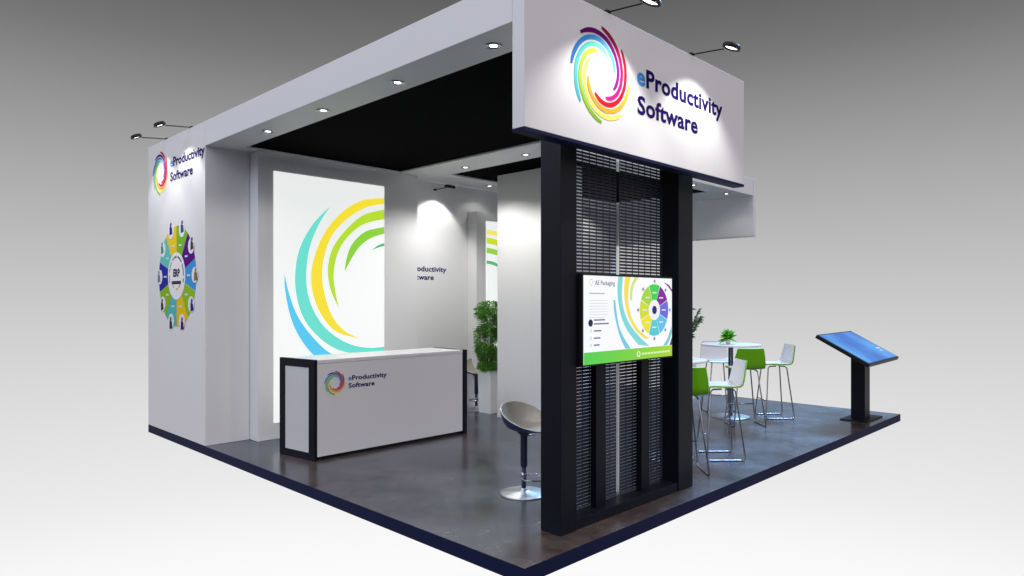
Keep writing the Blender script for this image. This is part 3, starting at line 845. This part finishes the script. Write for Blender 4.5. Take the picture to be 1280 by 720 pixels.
t = thing('table_plant', 'tiny bright green plant standing on the white bar table', 'plant', 3.575, 0.955, 1.0302 / U)
mb = MB(1.0); mb.lathe([(0.028, 0.001), (0.036, 0.05), (0.034, 0.055)], seg=20); mb.build('pot', M['table_white'], t, smooth=True, local=True)
mb = MB(1.0)
leaves(mb, 90, lambda: (Vector((random.uniform(-.012, .012), random.uniform(-.012, .012), random.uniform(0.055, 0.12))), Vector((random.uniform(-1, 1), random.uniform(-1, 1), 0.35))), 0.115, 0.1, 0.42)
mb.build('foliage', M['leaf_bright'], t, local=True)

# ------------------------------------------------------------------ touchscreen kiosk
kx, ky = 4.301, 0.137
kk = thing('touchscreen_kiosk', 'black pedestal kiosk with a tilted glowing blue touchscreen at the platform corner', 'kiosk', kx, ky, 0)
mb = MB(); mb.box(4.12, 4.52, 0.02, 0.235, 0.001, 0.010); mb.build('base_plate', M['charcoal'], kk, bevel=0.003)
mb = MB()
mb.shared([(a_, b_, c_) for a_ in (4.235, 4.365) for b_, c_ in ((0.075, 0.0105), (0.185, 0.0105), (0.185, 0.612), (0.075, 0.551))], [(3, 2, 1, 0)[::-1] if False else (0, 3, 2, 1), (4, 5, 6, 7), (0, 1, 5, 4), (1, 2, 6, 5), (2, 3, 7, 6), (3, 0, 4, 7)])
mb.build('pedestal', M['charcoal'], kk, bevel=0.004)
th = 0.046; hw_, r_, d_ = 0.467, 0.197, 0.109
ux = Vector((math.cos(th), math.sin(th), 0)); vy = Vector((-math.sin(th) * r_, math.cos(th) * r_, d_)); Lv = vy.length; vy.normalize()
nn = ux.cross(vy).normalized(); C0 = Vector((kx, ky, 0.610))
f = lambda a, b, c: tuple(C0 + ux * a + vy * b + nn * c)
mb = MB(); mb.prism([(-hw_, -Lv), (hw_, -Lv), (hw_, Lv), (-hw_, Lv)], f, -0.030, 0.0); mb.build('head', M['black_plastic'], kk, bevel=0.006)
mb = MB(); mb.prism([(-hw_ + .022, -Lv + .016), (hw_ - .022, -Lv + .016), (hw_ - .022, Lv - .016), (-hw_ + .022, Lv - .016)], f, 0.0004, 0.0016); mb.build('screen', M['touch'], kk)
mb = MB()
for k, c in enumerate(((226, 240, 250), (190, 220, 244))):
    mb.prism([(0.30, -0.07 - 0.035 * k), (0.40 - 0.03 * k, -0.07 - 0.035 * k), (0.40 - 0.03 * k, -0.055 - 0.035 * k), (0.30, -0.055 - 0.035 * k)], f, 0.0018, 0.0022, 0, rgb(*c))
mb.build('screen_mark', M['screen_ink'], kk)

# ------------------------------------------------------------------ world: studio gradient, dark above, white below
wd = bpy.data.worlds.new('World'); S.world = wd; wd.use_nodes = True
N = wd.node_tree.nodes; L = wd.node_tree.links
bg = N['Background']
tc = N.new('ShaderNodeTexCoord'); sp = N.new('ShaderNodeSeparateXYZ'); L.new(tc.outputs['Generated'], sp.inputs['Vector'])
mr = N.new('ShaderNodeMapRange'); mr.inputs['From Min'].default_value = -1.0; mr.inputs['From Max'].default_value = 1.0
L.new(sp.outputs['Z'], mr.inputs['Value'])
cr = N.new('ShaderNodeValToRGB'); cr.color_ramp.interpolation = 'B_SPLINE' if False else 'LINEAR'
stops = [(-0.9, 30), (-0.62, 60), (-0.5, 140), (-0.42, 250), (-0.36, 251), (-0.3136, 247), (-0.2438, 235), (-0.1605, 225), (-0.0737, 213), (0.0, 201), (0.0737, 188), (0.170, 168), (0.2616, 143), (0.330, 118), (0.40, 98), (0.5, 90), (0.8, 60)]
els = cr.color_ramp.elements
for i, (z, v) in enumerate(stops):
    p = z * 0.5 + 0.5
    e_ = els[i] if i < 2 else els.new(p)
    e_.position = p
for e_, (z, v) in zip(sorted(els, key=lambda q: q.position), stops):
    e_.color = (lin(v), lin(v), lin(v), 1)
L.new(mr.outputs['Result'], cr.inputs['Fac'])
# the camera side of the studio: dim at the horizon, an even cool light overhead
c2 = N.new('ShaderNodeValToRGB')
stops2 = [(-1.0, (0.015, 0.022, 0.045)), (-0.05, (0.10, 0.10, 0.108)), (0.2, (0.60, 0.55, 0.585)), (0.6, (1.26, 1.16, 1.24)), (1.0, (1.16, 1.16, 1.34))]
e2 = c2.color_ramp.elements
for i, (z, v) in enumerate(stops2):
    (e2[i] if i < 2 else e2.new(z * 0.5 + 0.5)).position = z * 0.5 + 0.5
for e_, (z, v) in zip(sorted(e2, key=lambda q: q.position), stops2):
    e_.color = v + (1,)
L.new(mr.outputs['Result'], c2.inputs['Fac'])
dt = N.new('ShaderNodeVectorMath'); dt.operation = 'DOT_PRODUCT'; dt.inputs[1].default_value = (0.713, 0.701, 0)
L.new(tc.outputs['Generated'], dt.inputs[0])
m2 = N.new('ShaderNodeMapRange'); m2.interpolation_type = 'SMOOTHSTEP'
m2.inputs['From Min'].default_value = 0.0; m2.inputs['From Max'].default_value = 0.55
L.new(dt.outputs['Value'], m2.inputs['Value'])
mx = N.new('ShaderNodeMix'); mx.data_type = 'RGBA'
L.new(m2.outputs['Result'], mx.inputs['Factor']); L.new(c2.outputs['Color'], mx.inputs['A']); L.new(cr.outputs['Color'], mx.inputs['B'])
L.new(mx.outputs['Result'], bg.inputs['Color'])
bg.inputs['Strength'].default_value = 1.0

# soft cool studio key from the left, as the cool left faces show
def softbox(name, loc, target, watts, sx, sy, col):
    l = bpy.data.lights.new(name, 'AREA'); l.shape = 'RECTANGLE'; l.size = sx; l.size_y = sy; l.energy = watts; l.color = col
    o = bpy.data.objects.new(name, l); COL.objects.link(o)
    o.location = loc; o.rotation_euler = (Vector(target) - Vector(loc)).to_track_quat('-Z', 'Y').to_euler()
    return o
softbox('key_softbox', (-8, 3.0, 8.0), (0.5, 3.2, 2.8), 220, 5, 4, (0.55, 0.74, 1.0))
softbox('overhead_softbox', (13, 2.5, 11), (6.0, 0.6, 0.0), 2900, 3, 3, (0.30, 0.58, 1.0))

# ------------------------------------------------------------------ camera
cd = bpy.data.cameras.new('camera'); cd.sensor_width = 36; cd.lens = 846 / 1280 * 36
cd.shift_y = 15 / 1280; cd.clip_end = 500; cd.clip_start = 0.05
co = bpy.data.objects.new('camera', cd); COL.objects.link(co)
an = math.hypot(832, 846); ca_, cb_ = 832 / an, 846 / an
co.location = (-(0.015 * ca_ + 2.55 * cb_) * U, -(-0.015 * cb_ + 2.55 * ca_) * U, U)
co.rotation_euler = (PI / 2, 0, math.atan2(ca_, cb_) - PI / 2)
S.camera = co
S.view_settings.view_transform = 'Standard'; S.view_settings.look = 'None'
S.view_settings.exposure = 0; S.view_settings.gamma = 1
S.render.resolution_x = 1024; S.render.resolution_y = 576
